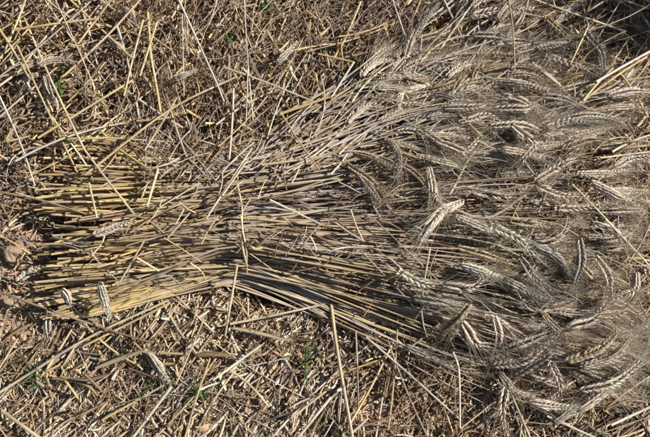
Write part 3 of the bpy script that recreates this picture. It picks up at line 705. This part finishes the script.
# broad dry leaf strips on the ground
STRIPS = [([(197,355),(215,354),(233,356)], .0042, TANC*.8, 'dull brown flat leaf strip lying level on chopped straw'),
 ([(52,378),(85,380),(112,373)], .0036, BROWN*1.3, 'brown flat leaf strip on the chopped straw under the long cream straw'),
 ([(60,376),(85,384),(98,396)], .0030, TANC, 'tan leaf strip forking from the brown one'),
 ([(95,368),(120,358),(145,350)], .0044, CREAM*.85, 'broad cream split stem below the golden parallel straw'),
 ([(233,328),(255,332),(290,341)], .0034, CREAM*.8, 'cream leaf strip below the dark hollow under the band'),
 ([(532,62),(548,75),(561,86)], .0042, PALE*.95, 'smooth whitish leaf tip lying among the upper ears')]
for pts, wd, c, lab in STRIPS:
    path = place(pts, .010); n = len(path)
    tag(make_obj('leaf_strip', *ribbon(path, wd * np.sin(np.linspace(.7, 2.7, n)), c, np.full(n, .25), .3), M_LEAF), lab, 'leaf strip', 'dry leaf strips on the ground')

# ------------------------------------------------------------------ loose ears
LOOSE = [
 ([(36,67),(48,61),(62,60),(76,63)], 1.0, EARC*.95, .022, 'arched loose ear lying above two hooked ears in the corner'),
 ([(41,74),(30,77),(27,85),(36,96)], 1.0, EARC*1.05, .020, 'hooked loose ear curling towards the picture edge'),
 ([(43,75),(48,90),(58,109)], 1.0, EARC*.9, .020, 'loose ear hanging down beside the round leaved seedling'),
 ([(109,45),(116,45),(124,50)], .95, EARC, .020, 'small pale loose ear near the long tan slanting straws'),
 ([(123,7),(130,14),(136,25)], .9, EARC*.85, .020, 'small grey loose ear at the top edge among golden straws'),
 ([(168,80),(181,76),(195,70)], 1.0, EARC*.95, .024, 'loose ear lying in the dark stubble beside thin grey stem'),
 ([(275,65),(285,55),(297,42)], 1.05, EARC*1.05, .024, 'fuzzy loose ear slanting up near the upper green seedling'),
 ([(99,281),(104,298),(110,319)], 1.1, PALE, .022, 'whitish fallen ear hanging over the lower cut ends'),
 ([(48,306),(47,324),(49,342)], 1.0, PALE*.9, .014, 'whitish fallen ear lying upright on bare soil'),
 ([(15,283),(27,274),(42,265)], 1.0, PALE*.95, .014, 'whitish fallen ear on bare soil nearest the picture edge'),
 ([(147,351),(158,367),(172,387)], 1.15, PALE*.85, .016, 'large fallen ear on chopped straw pointing at thick whitish straw'),
 ([(91,236),(110,229),(131,221)], 1.0, EARC*1.1, .012, 'pale fallen ear lying on the yellow stalks near the cut ends'),
 ([(61,288),(66,295),(70,304)], 1.0, EARC, .014, 'stubby fallen ear on soil beside the whitish hanging ear'),
 ([(384,399),(387,385),(391,369)], .9, TANC*1.1, .016, 'brownish fallen ear on the chaff beside the olive stem'),
 ([(148,240),(140,243),(130,243)], .01, EARC, .0, None),
 ([(236,203),(245,208),(254,207)], .8, PALE, .008, 'tiny pale ear scrap lying on the stalks beside the band'),
 ([(280,275),(290,283),(293,297)], .8, EARC*.8, .006, 'shrivelled grey ear hanging over the dark hollow by the band'),
]
for pts, wd, ti, zl, lab in LOOSE:
    if lab is None: continue
    a = np.array(pts, float); z = surf(a[:, 0], a[:, 1]); z = np.maximum(z, z.mean()) + zl
    e = make_ear('wheat_ear', P(a[:, 0], a[:, 1], z - .004), rng.choice([.7, 1.2, -.9]), wd, ti * .84, awn=.5 if ti[0] < .5 else .15)
    tag(e, lab, 'wheat ear', 'loose wheat ears')

# ------------------------------------------------------------------ small green plants
GREEN = np.array((.09, .19, .04)); GREEN2 = np.array((.15, .23, .065))
def seedling(px, py, n, size, lab, z0=.016, narrow=False):
    p = P(np.array(float(px)), np.array(float(py)), np.array(0.)); p[2] = ground_z(p[0], p[1]); size = size * (1 if narrow else .8)
    name = 'grass_tuft' if narrow else 'seedling'
    root = empty(name, tuple(p)); tag(root, lab, 'grass' if narrow else 'seedling', 'small green plants')
    for k in range(n):
        az = 2 * PI * k / n + rng.normal(0, .9 if narrow else .35); m_ = 7; f = np.linspace(0, 1, m_); l = size * rng.uniform(.7, 1.2)
        rise = rng.uniform(.5, 1.1) if narrow else rng.uniform(.25, .6)
        path = p + np.stack([np.cos(az) * l * f, np.sin(az) * l * f, z0 + l * rise * f - l * .75 * rise * f ** 2.2], -1)
        wd = (np.linspace(1, .1, m_) * size * .045) if narrow else size * .24 * np.array([.15, .3, .75, 1, .95, .6, .08])
        make_obj('leaf', *ribbon(path, wd, jit((GREEN if rng.random() < .6 else GREEN2) * (.8 if narrow else 1), .2), np.full(m_, rng.normal(0, .3)), .3), M_GREEN, root)
    path = np.stack([p + (0, 0, -.004), p + (0, 0, z0 * .6), p + (0, 0, z0 + .002)]); make_obj('stem', *tube(path, .0010, GREEN, 5, ref=(1, .1, 0)), M_GREEN, root)
for q in [(66,95,8,.020,'leafy green seedling below the arched loose ear'), (72,80,6,.013,'smaller green seedling touching the arched loose ear'), (231,48,6,.014,'small green seedling between whitish stem and grey stems'),
          (269,12,7,.015,'green seedling at the top edge above the fuzzy ear'), (100,304,6,.013,'bright green seedling under the whitish hanging ear')]: seedling(*q, z0=.036)
for q in [(36,374,9,.035,'thin green grass on soil beneath the long cream straw'), (116,354,6,.022,'green grass tuft by the broad cream split stem'), (155,386,7,.028,'green grass beside the large fallen ear'),
          (205,392,9,.034,'green grass tuft near the round pebble'), (306,362,8,.040,'thin green grass near the olive stem'), (648,346,5,.045,'bright green grass blade at the edge by drooping ears'), (643,36,6,.035,'green grass in the shaded upper corner'), (346,312,5,.03,'green grass under the lowest stalks'), (30,312,5,.03,'green grass on bare soil near the upright fallen ear'), (395,325,5,.025,'green grass tuft under the hanging whitish stem')]: seedling(*q, z0=.012, narrow=True)

# ------------------------------------------------------------------ clods and pebbles
def clod(px, py, size, c, lab, name='soil_clod', cat='clod', rough=.6, sink=.8):
    p = P(np.array(float(px)), np.array(float(py)), np.array(0.)); p[2] = ground_z(p[0], p[1]) + size * (1 - sink) * .5
    nu, nv = 26, 16; th = np.linspace(0, 2 * PI, nu, endpoint=False); ph = np.linspace(.12, PI - .12, nv); sd = int(rng.integers(1e6))
    T_, F_ = np.meshgrid(th, ph); d = np.stack([np.sin(F_) * np.cos(T_), np.sin(F_) * np.sin(T_), np.cos(F_)], -1)
    rr = 1 + rough * (vnoise(d[..., 0] * 2.3 + 9 + d[..., 2] * 1.7, d[..., 1] * 2.3 + 9 - d[..., 2], sd) - .5) * 1.6
    rr = rr + (.16 if name == 'soil_clod' else .02) * (vnoise(d[..., 0] * 7 + 30 + d[..., 2] * 5, d[..., 1] * 7 + 30 - d[..., 2] * 4, sd + 1) - .5)
    V = (p + d * rr[..., None] * size * np.array((1, .85, .62))).reshape(-1, 3)
    i = np.arange(nv - 1)[:, None] * nu; j = np.arange(nu)[None]; j2 = (j + 1) % nu
    Fq = np.stack([i + j, i + nu + j, i + nu + j2, i + j2], -1).reshape(-1, 4)
    caps = [np.array([list(range(nu))]), np.array([[(nv - 1) * nu + k for k in range(nu)][::-1]])]
    o = make_obj(name, V, [Fq] + caps, np.tile(c, (len(V), 1)), V * 1.0, M_CLOD if name == 'soil_clod' else M_PEBBLE)
    return tag(o, lab, cat, 'clods and pebbles on the soil')
M_CLOD = M_SOIL
M_PEBBLE = straw_mat('pebble', .75, 0, streak=(60, 60), contrast=.25, spots=.1)
clod(203, 425, .0125, np.array((.42, .29, .16)), 'round tan pebble among chopped straw near the bottom', 'pebble', 'pebble', .18)
for a in [(18,252,.022,'large pale clod at the picture edge near the cut ends'), (42,252,.016,'smaller clod between the large pale clod and black shadow'), (10,300,.015,'clod beside the long brown stem'), (22,332,.013,'low clod near the upright fallen ear'),
          (383,341,.012,'reddish clod beside the top of the long grey stem'), (362,402,.011,'brown clod beside the olive stem'), (370,415,.010,'lower brown clod beside the olive stem'), (630,118,.012,'brown clod next to the curved pale yellow straw'), (606,338,.010,'reddish clod between two drooping ears'), (640,300,.012,'brown clod beyond the rightmost ear tips'), (640,118,.008,'small clod beside the brown clod by the yellow straw')]:
    clod(a[0], a[1], a[2], np.array((.3, .2, .13)), a[3])

# ------------------------------------------------------------------ an unseen sheaf added outside the frame to throw shade into the corner
c0 = P(np.array(905.), np.array(-88.), np.array(0.)); shade_caster = empty('wheat_sheaf', tuple(c0)); tag(shade_caster, 'added unseen wheat sheaf beyond the upper corner, put there to cast shadow', 'wheat sheaf')
bt = Batch()
for k in range(1100):
    a = rng.uniform(0, 2 * PI); q = math.sqrt(rng.random()); h = .46 * rng.uniform(.8, 1.05); n = 8; f = np.linspace(0, 1, n)
    rad = q * (.11 - .20 * f + .26 * f ** 2)
    path = c0 + np.stack([np.cos(a + f * .4) * rad, np.sin(a + f * .4) * rad, h * f], -1)
    bt.add(*tube(path, np.linspace(.0024, .0014, n), jit(pick([GOLD, CREAM, TANC, GREY], [2, 2, 2, 2])), 6, ref=(1, .1, .05)))
o = batch_obj('stalks', bt, M_STRAW, shade_caster, origin=c0); o['kind'] = 'stuff'
settle_labels()
